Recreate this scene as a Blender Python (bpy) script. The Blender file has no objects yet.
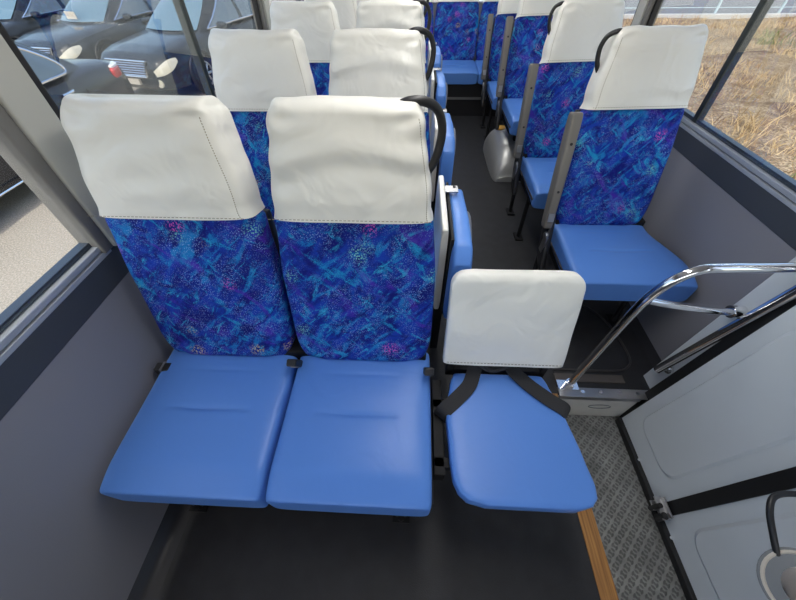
import bpy, bmesh, math, random
from mathutils import Vector, Matrix, noise
random.seed(7)
sc = bpy.context.scene
COL = sc.collection
R = math.radians

# ------------------------------------------------------------------ materials
MATS = {}
def nn(nt, t, **kw):
    n = nt.nodes.new(t)
    for k, v in kw.items():
        setattr(n, k, v)
    return n
def mat(name, col, rough=0.5, metal=0.0, bump=0.0, bscale=200.0, vary=0.0, vscale=8.0, spec=0.5, coat=0.0, detail=3.0):
    if name in MATS: return MATS[name]
    m = bpy.data.materials.new(name); m.use_nodes = True
    nt = m.node_tree; b = nt.nodes['Principled BSDF']
    b.inputs['Base Color'].default_value = (*col, 1)
    b.inputs['Roughness'].default_value = rough
    b.inputs['Metallic'].default_value = metal
    b.inputs['Specular IOR Level'].default_value = spec
    b.inputs['Coat Weight'].default_value = coat
    tc = nn(nt, 'ShaderNodeTexCoord')
    if vary:
        nz = nn(nt, 'ShaderNodeTexNoise'); nz.inputs['Scale'].default_value = vscale; nz.inputs['Detail'].default_value = 5
        nt.links.new(tc.outputs['Object'], nz.inputs['Vector'])
        rp = nn(nt, 'ShaderNodeValToRGB')
        rp.color_ramp.elements[0].position = .3; rp.color_ramp.elements[1].position = .7
        rp.color_ramp.elements[0].color = (*[max(0, c*(1-vary)) for c in col], 1)
        rp.color_ramp.elements[1].color = (*[min(1, c*(1+vary)) for c in col], 1)
        nt.links.new(nz.outputs['Fac'], rp.inputs['Fac']); nt.links.new(rp.outputs['Color'], b.inputs['Base Color'])
    if bump:
        n2 = nn(nt, 'ShaderNodeTexNoise'); n2.inputs['Scale'].default_value = bscale; n2.inputs['Detail'].default_value = detail
        nt.links.new(tc.outputs['Object'], n2.inputs['Vector'])
        bp = nn(nt, 'ShaderNodeBump'); bp.inputs['Strength'].default_value = bump; bp.inputs['Distance'].default_value = .002
        nt.links.new(n2.outputs['Fac'], bp.inputs['Height']); nt.links.new(bp.outputs['Normal'], b.inputs['Normal'])
    MATS[name] = m
    return m

def mixc(nt, fac, a, b, mode='MIX'):
    n = nn(nt, 'ShaderNodeMix'); n.data_type = 'RGBA'; n.blend_type = mode
    for key, val in ((0, fac), (6, a), (7, b)):
        if isinstance(val, bpy.types.NodeSocket): nt.links.new(val, n.inputs[key])
        elif isinstance(val, (int, float)): n.inputs[key].default_value = val
        else: n.inputs[key].default_value = (*val, 1)
    return n.outputs[2]
def ramp(nt, src, p0, p1, c0=(0,0,0), c1=(1,1,1), interp='LINEAR'):
    r = nn(nt, 'ShaderNodeValToRGB'); r.color_ramp.interpolation = interp
    e = r.color_ramp.elements; e[0].position = p0; e[1].position = p1
    e[0].color = (*c0, 1); e[1].color = (*c1, 1)
    nt.links.new(src, r.inputs['Fac']); return r.outputs['Color']
def math_(nt, op, a, b=None):
    n = nn(nt, 'ShaderNodeMath'); n.operation = op
    for i, v in enumerate((a, b)):
        if v is None: continue
        if isinstance(v, (int, float)): n.inputs[i].default_value = v
        else: nt.links.new(v, n.inputs[i])
    return n.outputs[0]

def fabric():
    m = bpy.data.materials.new('patterned_moquette'); m.use_nodes = True
    nt = m.node_tree; b = nt.nodes['Principled BSDF']
    b.inputs['Roughness'].default_value = .85; b.inputs['Specular IOR Level'].default_value = .2
    tc = nn(nt, 'ShaderNodeTexCoord'); oi = nn(nt, 'ShaderNodeObjectInfo')
    vm = nn(nt, 'ShaderNodeVectorMath'); vm.operation = 'MULTIPLY_ADD'
    nt.links.new(oi.outputs['Random'], vm.inputs[0]); vm.inputs[1].default_value = (37, 11, 23)
    nt.links.new(tc.outputs['Object'], vm.inputs[2])
    mp0 = nn(nt, 'ShaderNodeMapping'); mp0.inputs['Rotation'].default_value = (0, R(48), 0); nt.links.new(vm.outputs[0], mp0.inputs['Vector'])
    mp = nn(nt, 'ShaderNodeMapping'); mp.inputs['Scale'].default_value = (.8, 1.0, 2.2)
    nt.links.new(mp0.outputs[0], mp.inputs['Vector'])
    V = mp.outputs['Vector']; U = vm.outputs[0]
    def nz(vec, s, d=4, dist=0.0):
        n = nn(nt, 'ShaderNodeTexNoise'); n.inputs['Scale'].default_value = s; n.inputs['Detail'].default_value = d
        n.inputs['Distortion'].default_value = dist; nt.links.new(vec, n.inputs['Vector']); return n.outputs['Fac']
    def vo(vec, s):
        n = nn(nt, 'ShaderNodeTexVoronoi'); n.inputs['Scale'].default_value = s; nt.links.new(vec, n.inputs['Vector']); return n
    gr = math_(nt, 'MULTIPLY', math_(nt, 'SUBTRACT', nz(U, 420, 2), .5), .34)      # thread-level dither of every edge
    def dz(vec, sc_, d=4, dist=0.0): return math_(nt, 'ADD', nz(vec, sc_, d, dist), gr)
    mp1 = nn(nt, 'ShaderNodeMapping'); mp1.inputs['Rotation'].default_value = (0, R(-40), 0); nt.links.new(vm.outputs[0], mp1.inputs['Vector'])
    mp2 = nn(nt, 'ShaderNodeMapping'); mp2.inputs['Scale'].default_value = (.8, 1.0, 2.2)
    nt.links.new(mp1.outputs[0], mp2.inputs['Vector']); W = mp2.outputs['Vector']
    c = ramp(nt, dz(V, 10, 5, .9), .38, .62, (.006, .010, .17), (.010, .050, .40))
    c = mixc(nt, ramp(nt, dz(V, 13, 6, 1.2), .54, .66), c, (.010, .19, .52))
    c = mixc(nt, ramp(nt, dz(W, 16, 5, .9), .57, .68), c, (.012, .27, .56))
    c = mixc(nt, ramp(nt, dz(V, 24, 5, .6), .62, .72), c, (.03, .38, .64))
    c = mixc(nt, math_(nt, 'MULTIPLY', ramp(nt, dz(W, 9, 4, .8), .58, .72), .8), c, (.085, .022, .42))
    c = mixc(nt, ramp(nt, dz(U, 20, 5, .6), .58, .70), c, (.006, .010, .16))
    sp = vo(U, 260)
    spk = math_(nt, 'MULTIPLY', ramp(nt, sp.outputs['Distance'], .28, .36, (1,1,1), (0,0,0)), ramp(nt, nz(U, 14, 4), .40, .62))
    c = mixc(nt, math_(nt, 'MULTIPLY', spk, .75), c, mixc(nt, sp.outputs['Color'], (.06, .25, .70), (.45, .55, .80)))
    # firework blossoms: pink, yellow, orange
    fl = vo(U, 10.5)
    halo = ramp(nt, fl.outputs['Distance'], .12, .34, (1,1,1), (0,0,0))
    sep = nn(nt, 'ShaderNodeSeparateColor'); nt.links.new(fl.outputs['Color'], sep.inputs[0])
    on = ramp(nt, sep.outputs[0], .36, .38)
    dots = ramp(nt, vo(U, 190).outputs['Distance'], .34, .42, (1,1,1), (0,0,0))
    core = math_(nt, 'MULTIPLY', math_(nt, 'MULTIPLY', halo, dots), on)
    fc = mixc(nt, ramp(nt, sep.outputs[1], .50, .52), (.80, .12, .55), (.85, .66, .22))
    fc = mixc(nt, ramp(nt, sep.outputs[2], .68, .70), fc, (.25, .65, .50))
    c = mixc(nt, math_(nt, 'MULTIPLY', core, .95), c, fc)
    nt.links.new(c, b.inputs['Base Color'])
    bp = nn(nt, 'ShaderNodeBump'); bp.inputs['Strength'].default_value = .25; bp.inputs['Distance'].default_value = .001
    nt.links.new(nz(U, 500, 2), bp.inputs['Height']); nt.links.new(bp.outputs['Normal'], b.inputs['Normal'])
    return m
M_FAB = fabric()

def vinyl(name, col, wr=.35, rough=.42, dirt=.0):
    m = mat(name, col, rough); nt = m.node_tree; b = nt.nodes['Principled BSDF']
    tc = nn(nt, 'ShaderNodeTexCoord'); oi = nn(nt, 'ShaderNodeObjectInfo')
    vm = nn(nt, 'ShaderNodeVectorMath'); vm.operation = 'MULTIPLY_ADD'
    nt.links.new(oi.outputs['Random'], vm.inputs[0]); vm.inputs[1].default_value = (9, 5, 7)
    nt.links.new(tc.outputs['Object'], vm.inputs[2])
    n1 = nn(nt, 'ShaderNodeTexNoise'); n1.inputs['Scale'].default_value = 9; n1.inputs['Detail'].default_value = 2; n1.inputs['Distortion'].default_value = 1.0
    n2 = nn(nt, 'ShaderNodeTexNoise'); n2.inputs['Scale'].default_value = 420; n2.inputs['Detail'].default_value = 2
    for n in (n1, n2): nt.links.new(vm.outputs[0], n.inputs['Vector'])
    b1 = nn(nt, 'ShaderNodeBump'); b1.inputs['Strength'].default_value = wr; b1.inputs['Distance'].default_value = .02
    b2 = nn(nt, 'ShaderNodeBump'); b2.inputs['Strength'].default_value = .12; b2.inputs['Distance'].default_value = .001
    nt.links.new(n1.outputs['Fac'], b1.inputs['Height']); nt.links.new(n2.outputs['Fac'], b2.inputs['Height'])
    nt.links.new(b1.outputs['Normal'], b2.inputs['Normal']); nt.links.new(b2.outputs['Normal'], b.inputs['Normal'])
    if dirt:
        n3 = nn(nt, 'ShaderNodeTexNoise'); n3.inputs['Scale'].default_value = 5; n3.inputs['Detail'].default_value = 4
        nt.links.new(vm.outputs[0], n3.inputs['Vector'])
        nt.links.new(ramp(nt, n3.outputs['Fac'], .3, .7, tuple(c*(1-dirt) for c in col), col), b.inputs['Base Color'])
    return m
M_BLUE = vinyl('blue_vinyl', (.095, .245, .66), .10, .40)
M_WHITE = vinyl('cream_vinyl', (.82, .80, .735), .42, .30, .06)
M_PIPE = mat('seat_piping', (.015, .015, .02), .6)
M_STITCH = mat('stitching', (.30, .26, .18), .8)
M_BLACK = mat('black_plastic', (.012, .012, .014), .45)
M_FRAME = mat('black_steel', (.010, .010, .011), .6, 0, spec=.25)
M_BELT = mat('belt_webbing', (.022, .021, .022), .8, bump=.5, bscale=300)
M_CHROME = mat('chrome', (.82, .82, .84), .10, 1.0)
M_STEEL = mat('brushed_steel', (.42, .42, .43), .38, 1.0)
M_ARM = mat('armrest_plastic', (.17, .155, .135), .38)
M_FLOOR = mat('floor_rubber', (.015, .0155, .018), .55, bump=.35, bscale=260, vary=.25, vscale=14)
M_WALL = mat('grey_laminate', (.245, .24, .265), .55, bump=.12, bscale=350)
M_BAND = mat('dark_grey_vinyl_band', (.050, .056, .068), .5, bump=.2, bscale=300)
M_SILL = mat('sill_aluminium', (.40, .43, .48), .42, .25)
M_SILLD = mat('sill_dark', (.06, .075, .10), .35, .4)
M_PILLAR = mat('pillar_beige', (.48, .48, .44), .45)
M_RIB = mat('ribbed_trim', (.17, .165, .155), .6, bump=.4, bscale=120)
M_SEAL = mat('black_seal', (.008, .008, .009), .55)
M_CEIL = mat('headlining', (.82, .82, .80), .8)
M_DOOR = mat('white_door_paint', (.60, .64, .67), .38, vary=.04, vscale=3)
M_RISER = mat('cream_panel', (.50, .50, .47), .5, vary=.08, vscale=10)
M_GREYP = mat('grey_housing', (.16, .17, .18), .5)
M_CREAM = mat('cream_rim', (.55, .50, .42), .5)
M_YELLOW = mat('yellow_tape', (.62, .34, .05), .6)

def strip_mat():
    m = mat('amber_edge_strip', (.36, .17, .045), .6); nt = m.node_tree; b = nt.nodes['Principled BSDF']
    tc = nn(nt, 'ShaderNodeTexCoord'); mp = nn(nt, 'ShaderNodeMapping'); mp.inputs['Scale'].default_value = (90, 3, 1)
    nt.links.new(tc.outputs['Object'], mp.inputs['Vector'])
    n = nn(nt, 'ShaderNodeTexNoise'); n.inputs['Scale'].default_value = 1.5; n.inputs['Detail'].default_value = 5
    nt.links.new(mp.outputs['Vector'], n.inputs['Vector'])
    nt.links.new(ramp(nt, n.outputs['Fac'], .35, .7, (.20, .085, .025), (.46, .23, .06)), b.inputs['Base Color'])
    return m
M_STRIP = strip_mat()

def checker_plate():
    m = mat('tread_plate', (.17, .18, .18), .45, .35); nt = m.node_tree; b = nt.nodes['Principled BSDF']
    tc = nn(nt, 'ShaderNodeTexCoord')
    outs = []
    for ang, off in ((45, 0), (-45, .5)):
        m0 = nn(nt, 'ShaderNodeMapping'); m0.inputs['Rotation'].default_value = (0, 0, R(ang)); nt.links.new(tc.outputs['Object'], m0.inputs['Vector'])
        mp = nn(nt, 'ShaderNodeMapping')
        mp.inputs['Scale'].default_value = (34, 68, 1); mp.inputs['Location'].default_value = (off, off, 0)
        nt.links.new(m0.outputs[0], mp.inputs['Vector'])
        v = nn(nt, 'ShaderNodeTexVoronoi'); v.inputs['Scale'].default_value = 1; v.inputs['Randomness'].default_value = 0
        v.voronoi_dimensions = '2D'
        nt.links.new(mp.outputs['Vector'], v.inputs['Vector'])
        outs.append(ramp(nt, v.outputs['Distance'], .20, .32, (1,1,1), (0,0,0)))
    h = math_(nt, 'MAXIMUM', outs[0], outs[1])
    bp = nn(nt, 'ShaderNodeBump'); bp.inputs['Strength'].default_value = 1; bp.inputs['Distance'].default_value = .003
    nt.links.new(h, bp.inputs['Height']); nt.links.new(bp.outputs['Normal'], b.inputs['Normal'])
    n3 = nn(nt, 'ShaderNodeTexNoise'); n3.inputs['Scale'].default_value = 12; n3.inputs['Detail'].default_value = 6
    nt.links.new(tc.outputs['Object'], n3.inputs['Vector'])
    base = ramp(nt, n3.outputs['Fac'], .3, .7, (.20, .205, .20), (.34, .35, .34))
    nt.links.new(mixc(nt, math_(nt, 'MULTIPLY', h, .55), base, (.05, .05, .05)), b.inputs['Base Color'])
    return m
M_TREAD = checker_plate()

def glass_mat(name, tint=(1,1,1), refl=1.0):
    m = bpy.data.materials.new(name); m.use_nodes = True; nt = m.node_tree
    for n in list(nt.nodes): nt.nodes.remove(n)
    o = nn(nt, 'ShaderNodeOutputMaterial'); t = nn(nt, 'ShaderNodeBsdfTransparent'); g = nn(nt, 'ShaderNodeBsdfGlossy')
    t.inputs[0].default_value = (*tint, 1); g.inputs['Roughness'].default_value = .02
    f = nn(nt, 'ShaderNodeFresnel'); f.inputs['IOR'].default_value = 1.35
    x = nn(nt, 'ShaderNodeMixShader')
    nt.links.new(math_(nt, 'MULTIPLY', f.outputs[0], refl), x.inputs[0])
    nt.links.new(t.outputs[0], x.inputs[1]); nt.links.new(g.outputs[0], x.inputs[2]); nt.links.new(x.outputs[0], o.inputs[0])
    return m
M_GLASS = glass_mat('window_glass', (.97, .985, .985), .28)

# ------------------------------------------------------------------ object helpers
def link(name, bm, m, parent=None, smooth=True, bevel=0.0, angle=40, recalc=True):
    me = bpy.data.meshes.new(name)
    if recalc: bmesh.ops.recalc_face_normals(bm, faces=bm.faces)
    bm.to_mesh(me); bm.free()
    if isinstance(m, (list, tuple)):
        for q in m: me.materials.append(q)
    else: me.materials.append(m)
    if smooth:
        me.polygons.foreach_set('use_smooth', [True]*len(me.polygons))
        try: me.set_sharp_from_angle(angle=R(angle))
        except Exception: pass
    o = bpy.data.objects.new(name, me); COL.objects.link(o)
    if parent: o.parent = parent
    if bevel:
        b = o.modifiers.new('bevel', 'BEVEL'); b.width = bevel; b.segments = 3; b.limit_method = 'ANGLE'; b.angle_limit = R(40)
    return o
def thing(name, label, cat, loc=(0,0,0), rz=0, group=None):
    o = bpy.data.objects.new(name, None); COL.objects.link(o); o.empty_display_size = .1
    o.location = loc; o.rotation_euler = (0, 0, rz); o['label'] = label; o['category'] = cat
    if group: o['group'] = group
    return o
def tag(o, label, cat, group=None, kind=None):
    o['label'] = label; o['category'] = cat
    if group: o['group'] = group
    if kind: o['kind'] = kind
    return o
def struct(o, label=None, cat=None):
    o['kind'] = 'structure'
    if label: o['label'] = label
    if cat: o['category'] = cat
    return o
def copy_tree(o, parent=None):
    c = o.copy(); COL.objects.link(c); c.parent = parent
    for ch in list(o.children): copy_tree(ch, c)
    return c
def BM(): return bmesh.new()
def add_box(bm, x0, x1, y0, y1, z0, z1, mtx=None, mi=0):
    vs = [Vector((x, y, z)) for x in (x0, x1) for y in (y0, y1) for z in (z0, z1)]
    if mtx: vs = [mtx @ v for v in vs]
    v = [bm.verts.new(p) for p in vs]
    for f in ((0,1,3,2), (4,6,7,5), (0,4,5,1), (2,3,7,6), (0,2,6,4), (1,5,7,3)):
        fc = bm.faces.new([v[i] for i in f]); fc.material_index = mi
    return v
def add_hex(bm, p, mi=0):   # 8 points: bottom loop 4 then top loop 4
    v = [bm.verts.new(Vector(q)) for q in p]
    for f in ((0,3,2,1), (4,5,6,7), (0,1,5,4), (1,2,6,5), (2,3,7,6), (3,0,4,7)):
        fc = bm.faces.new([v[i] for i in f]); fc.material_index = mi
def add_rings(bm, rings, closed=True, cap=True, mi=0):
    vr = [[bm.verts.new(Vector(p)) for p in r] for r in rings]
    n = len(vr[0])
    for a, b in zip(vr[:-1], vr[1:]):
        for i in range(n if closed else n-1):
            j = (i+1) % n
            f = bm.faces.new((a[i], a[j], b[j], b[i])); f.material_index = mi
    if cap and closed:
        for r in (vr[0], vr[-1]):
            try: f = bm.faces.new(r); f.material_index = mi
            except Exception: pass
    return vr
def smooth_path(pts, k=8):
    pts = [Vector(p) for p in pts]; out = []
    for i in range(len(pts)-1):
        p0 = pts[max(0, i-1)]; p1 = pts[i]; p2 = pts[i+1]; p3 = pts[min(len(pts)-1, i+2)]
        for j in range(k):
            t = j/k
            out.append(.5*((2*p1) + (p2-p0)*t + (2*p0-5*p1+4*p2-p3)*t*t + (3*p1-p0-3*p2+p3)*t*t*t))
    out.append(pts[-1]); return out
def add_tube(bm, pts, r, n=12, mi=0, cap=True):
    pts = [Vector(p) for p in pts]; rings = []; up = None
    for i, p in enumerate(pts):
        d = (pts[min(i+1, len(pts)-1)] - pts[max(i-1, 0)]).normalized()
        if up is None: up = Vector((0,0,1)) if abs(d.z) < .9 else Vector((1,0,0))
        s = d.cross(up).normalized(); up = s.cross(d).normalized()
        rr = r[i] if isinstance(r, (list, tuple)) else r
        rings.append([p + rr*(math.cos(2*math.pi*k/n)*s + math.sin(2*math.pi*k/n)*up) for k in range(n)])
    add_rings(bm, rings, True, cap, mi)
def add_ribbon(bm, pts, side, w, th, mi=0):
    side = Vector(side).normalized(); pts = [Vector(p) for p in pts]; rings = []
    for i, p in enumerate(pts):
        d = (pts[min(i+1, len(pts)-1)] - pts[max(i-1, 0)]).normalized()
        s = (side - d*side.dot(d)).normalized(); n = d.cross(s).normalized()
        rings.append([p + s*w/2 + n*th/2, p - s*w/2 + n*th/2, p - s*w/2 - n*th/2, p + s*w/2 - n*th/2])
    add_rings(bm, rings, True, True, mi)
def add_cyl(bm, c, axis, r, h, n=20, mi=0):
    axis = Vector(axis).normalized(); c = Vector(c)
    add_tube(bm, [c - axis*h/2, c + axis*h/2], r, n, mi)
def superell(n, ex):
    out = []
    for k in range(n):
        a = 2*math.pi*k/n; c, s = math.cos(a), math.sin(a)
        out.append((math.copysign(abs(c)**(2/ex), c), math.copysign(abs(s)**(2/ex), s)))
    return out
def pebble(bm, frames, N=56, ex=5):
    """frames: (centre, across, normal, half width, half thickness)"""
    sec = superell(N, ex); rings = []
    for c, a, n, w, t in frames:
        rings.append([c + a*(w*x) + n*(t*z) for x, z in sec])
    return add_rings(bm, rings, True, True)
def spaced(n):
    return [.5 - .5*math.cos(math.pi*i/(n-1)) for i in range(n)]
def endround(u, m): return max(0.02, (1 - abs(2*u-1)**m))**(1/m)

# ------------------------------------------------------------------ seats
X, Y_, Z = Vector((1,0,0)), Vector((0,1,0)), Vector((0,0,1))
def sstep(a, b, x):
    t = min(1, max(0, (x-a)/(b-a))); return t*t*(3-2*t)

def cushion_bm(lf, rf, y0, y1, ztop0, ztop1, th, seam=None, em=22, ex=8, rows=110, N=84):
    """lf/rf: left and right edge as function of u (0 rear .. 1 front)"""
    bm = BM(); fr = []
    for u in spaced(rows):
        y = y0 + (y1-y0)*u; l, r = lf(u), rf(u)
        e = endround(u, em); zt = ztop0 + (ztop1-ztop0)*u - .012*sstep(.82, 1, u)
        fr.append((Vector(((l+r)/2, y, zt - th/2)), X, Z, (r-l)/2*(.55+.45*e), th/2*e))
    pebble(bm, fr, N, ex)
    for v in bm.verts:
        u = (v.co.y-y0)/(y1-y0); l, r = lf(u), rf(u); q = (v.co.x-(l+r)/2)/((r-l)/2)
        top = sstep(-.3, .6, (v.co.z - (ztop0+(ztop1-ztop0)*u - th/2))/(th/2))
        # dished top with a soft crown towards the edges
        v.co.z += top*(.010*(1-q*q)*(1-(2*u-1)**2) - .006*math.exp(-((abs(q)-.80)/.06)**2)*.0)
        if seam:
            for k_, (sx0, sx1, sy) in enumerate(seam):
                sd = 1.0 if k_ == 0 else .35
                inside = sstep(sx0-.02, sx0+.02, v.co.x)*(1-sstep(sx1-.02, sx1+.02, v.co.x))
                dy = v.co.y - sy
                v.co.z -= top*inside*sd*(.010*math.exp(-(dy/.0065)**2) + .005*math.exp(-(dy/.035)**2))
        v.co.z += top*.0018*noise.noise(Vector((v.co.x*9, v.co.y*9, 3.1)))
    return bm

LEAN = .26
ZB0, ZB1 = .415, 1.15
def back_c(z): return Vector((0, .055 + (z-ZB0)*LEAN, z))
NB = Vector((0, -1, LEAN)).normalized()     # front normal of the backrest
def back_hw(z, extra=0):
    w = .221 - .014*sstep(.72, .90, z) - .012*sstep(.88, .93, z) - .024*sstep(.95, 1.13, z)
    low = .12                                   # rounded lower corners
    d = z-ZB0
    if d < low: w -= .050*(1-math.sqrt(max(0, 1-(1-d/low)**2)))
    top = .05; e = ZB1-z
    if e < top: w -= .030*(1-math.sqrt(max(0, 1-(1-e/top)**2)))
    return w+extra
def back_ht(z, extra=0):
    d = min(z-ZB0, ZB1-z); t = .052
    if z-ZB0 > .40: t += .010*sstep(.40, .55, z-ZB0)
    if d < .04: t *= math.sqrt(max(.03, 1-(1-d/.04)**2))
    return t+extra
def backrest_bm():
    bm = BM(); fr = []
    for u in spaced(60):
        z = ZB0 + (ZB1-.022-ZB0)*u
        q = min(1, (1-u)*(ZB1-ZB0)/.03)
        fr.append((back_c(z), X, NB, back_hw(z) - .014*sstep(.89, .925, z), back_ht(z)*(.4+.6*math.sqrt(q))))
    pebble(bm, fr, 64, 4.5)
    for v in bm.verts:
        # shallow quilting waves on the cloth
        f = (v.co - back_c(v.co.z)).dot(NB)
        if f > 0: v.co += NB*(.004*noise.noise(Vector((v.co.x*6, v.co.z*4, 5))) - .010*math.exp(-((abs(v.co.x)-.165)/.02)**2)*(1-sstep(.8, .95, v.co.z))*.5)
    return bm
ZC = .905
def cover_bm(seed):
    bm = BM(); fr = []; n = 52
    for i in range(n):
        u = i/(n-1); u = 1-(1-u)**2.0
        z = ZC + (ZB1+.006-ZC)*u
        zz = min(z, ZB1-.004)
        w = back_hw(min(z, ZB1-.012), .001); t = back_ht(ZB1-.10 if z > ZB1-.10 else zz, .011)
        r = .030; e = ZB1+.006-z
        if e < r:
            k = math.sqrt(max(0, 1-(1-e/r)**2)); t = t-.050+.050*k; w = w-.012+.012*k
        flare = .002*(1-sstep(0, .12, u))
        c = back_c(zz); c.z = z
        fr.append((c, X, NB, w+flare, t+flare))
    # hem turned in
    c, a, nrm, w, t = fr[0]
    fr = [(c + Vector((0,0,.006)), a, nrm, w-.009, t-.009)] + [(c, a, nrm, w-.003, t-.003)] + fr
    pebble(bm, fr, 104, 5)
    ph = seed*2.1
    for v in bm.verts:
        p = v.co; u = (p.z-ZC)/(ZB1-ZC)
        amp = .0030 + .006*sstep(.72, 1, u)
        w = noise.noise(Vector((p.x*7+seed*3.1, p.z*16+seed*1.7, seed)))*amp
        # long drag folds running down from the top corners and across
        w += .0050*math.sin((p.z*70 + p.x*(14 if p.x > 0 else -14)) + 3*noise.noise(Vector((p.x*3, p.z*4, seed))) + ph)*max(0, noise.noise(Vector((p.x*4+seed, p.z*7, 9)))+.2)
        w -= .010*math.exp(-((abs(p.x)-.13)/.03)**2 - ((u-.95)/.06)**2)
        sgn = 1 if (p-back_c(min(p.z, ZB1))).dot(NB) > 0 else -1
        v.co = p + NB*(w*sgn) + Z*(.010*noise.noise(Vector((p.x*10+seed*5, seed, 1)))*sstep(.75, 1, u))
        v.co += X*.005*noise.noise(Vector((p.z*20, seed*3, 2)))*(1 if p.x > 0 else -1)
    return bm
def cover_seam_pts(side):
    pts = []
    for i in range(44):
        z = ZC+.004 + (ZB1-.03-ZC)*i/43
        w = back_hw(z, .002)*.93; t = back_ht(z, .012)
        pts.append(back_c(z) + X*side*w + NB*(t*.985+.003))
    return pts

def mesh_of(bm, name, m): 
    o = link(name, bm, m); return o
# shared protos are made on the first seat and copied afterwards
def grab_handle_bm(side=1, r=.0098, k=1.0):
    bm = BM()
    p = [(.110, -.030, 1.145), (.135, -.035, 1.158), (.168, -.030, 1.158), (.198, -.018, 1.140), (.212, -.008, 1.105), (.210, 0, 1.065), (.198, .005, 1.025), (.178, .01, .995)]
    pts = [Vector((side*a, back_c(min(c, ZB1)).y + b, c)) for a, b, c in p]
    if k != 1: pts = [Vector((side*.165+(p.x-side*.165)*k, p.y, 1.09+(p.z-1.09)*k)) for p in pts]
    add_tube(bm, smooth_path(pts, 6), r, 12)
    return bm
def buckle(parent, x, y, z, tilt=0.0):
    bm = BM()
    add_box(bm, -.016, .016, -.012, .012, -.05, .02, Matrix.Translation((x, y, z)) @ Matrix.Rotation(tilt, 4, 'X'))
    o = link('belt_buckle', bm, M_BLACK, parent, bevel=.005)
    bm = BM()
    for (a, b, c, d) in ((-.012, .012, .013, .017), (-.012, .012, .001, .005), (-.012, -.007, .001, .017), (.007, .012, .001, .017)):
        add_box(bm, a, b, -.0145, -.010, -.03+c, -.03+d, Matrix.Translation((x, y, z)) @ Matrix.Rotation(tilt, 4, 'X'))
    link('buckle_slot', bm, M_STEEL, o)
    return o

SEATW = .44
def seat_unit(root, cx, seed, cover_seams=(1,), lf=None, rf=None, back_dx=0.0, bsx=1.0, tilt=0.0, y1=-.395, th=.12):
    lf = lf or (lambda u: cx-.2235); rf = rf or (lambda u: cx+.2235)
    c = link('seat_cushion', cushion_bm(lf, rf, .07, y1, .442, .426, th, seam=[(cx-.085, cx+.085, -.165), (cx-.10, cx+.10, -.035)]), M_BLUE, root)
    for e in (lf, rf):
        sg = -1 if e is lf else 1
        bm = BM(); add_tube(bm, [(e(u)+sg*.001, .07+(y1-.07)*u, .432-.075) for u in [i/20 for i in range(1, 20)]], .006, 8)
        link('piping', bm, M_PIPE, c)
    b = link('backrest', backrest_bm(), M_FAB, root); b.location.x = cx+back_dx+.022*(tilt != 0); b.scale.x = bsx; b.rotation_euler.y = tilt
    k = link('headrest_cover', cover_bm(seed), M_WHITE, root); k.location.x = cx+back_dx+.022*(tilt != 0); k.scale.x = bsx; k.rotation_euler.y = tilt
    for s in cover_seams:
        bm = BM()
        pts = cover_seam_pts(s)
        for i in range(len(pts)-1):
            add_tube(bm, [pts[i], pts[i].lerp(pts[i+1], .62)], .0010, 6)
        st = link('stitching', bm, M_STITCH, k)
    bm = BM()
    hp = []
    for i in range(40):
        xx = -.2 + .4*i/39; z = ZC+.008
        hp.append(back_c(z) + X*xx + NB*(back_ht(z, .0185)))
    for i in range(0, 39, 1):
        add_tube(bm, [hp[i], hp[i].lerp(hp[i+1], .6)], .0008, 6)
    link('hem_stitching', bm, M_STITCH, k)
    # black shell behind the backrest
    bm = BM(); fr = []
    for u in spaced(30):
        z = ZB0-.03 + (ZC+.02-ZB0)*u
        fr.append((back_c(z) - NB*.045, X, NB, back_hw(max(z, ZB0))*.99+.004, .022*endround(u, 8)))
    pebble(bm, fr, 40, 6)
    o = link('back_shell', bm, M_BLACK, root); o.location.x = cx+back_dx

def leg_bm(x, y0, y1, ztop=.33):
    bm = BM()
    add_box(bm, x-.018, x+.018, y0-.018, y0+.018, .012, ztop)
    add_box(bm, x-.03, x+.03, y0-.035, y0+.035, .001, .013)
    add_cyl(bm, (x, y0-.022, .02), (0,0,1), .011, .016, 6)
    return bm

def double_seat(label, loc, group):
    r = thing('double_bus_seat', label, 'bus seat', loc, 0, group)
    for i, cx in enumerate((-SEATW/2-.016, SEATW/2+.001)):
        seat_unit(r, cx, i*2.3+1, (1,) if i == 0 else (1,))
    bm = BM()
    add_box(bm, -.42, .42, -.28, .05, .27, .318)
    add_box(bm, -.43, .43, .03, .10, .27, .46)
    link('seat_frame', bm, M_FRAME, r, bevel=.006)
    for x in (-.378, .361):
        for y in (-.34, .02):
            link('leg', leg_bm(x, y, 0), M_FRAME, r)
    link('grab_handle', grab_handle_bm(), M_BLACK, r).location.x = SEATW/2
    buckle(r, 0.0, -.02, .475, .5)
    buckle(r, .437, -.03, .47, .55)
    # tongue and webbing at the wall side
    bm = BM()
    add_box(bm, -.475, -.425, -.045, -.015, .385, .44)
    o = link('belt_anchor', bm, M_BLACK, r, bevel=.004)
    bm = BM(); add_box(bm, -.452, -.446, -.047, -.013, .385, .442)
    link('anchor_rib', bm, M_STEEL, o)
    return r

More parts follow.
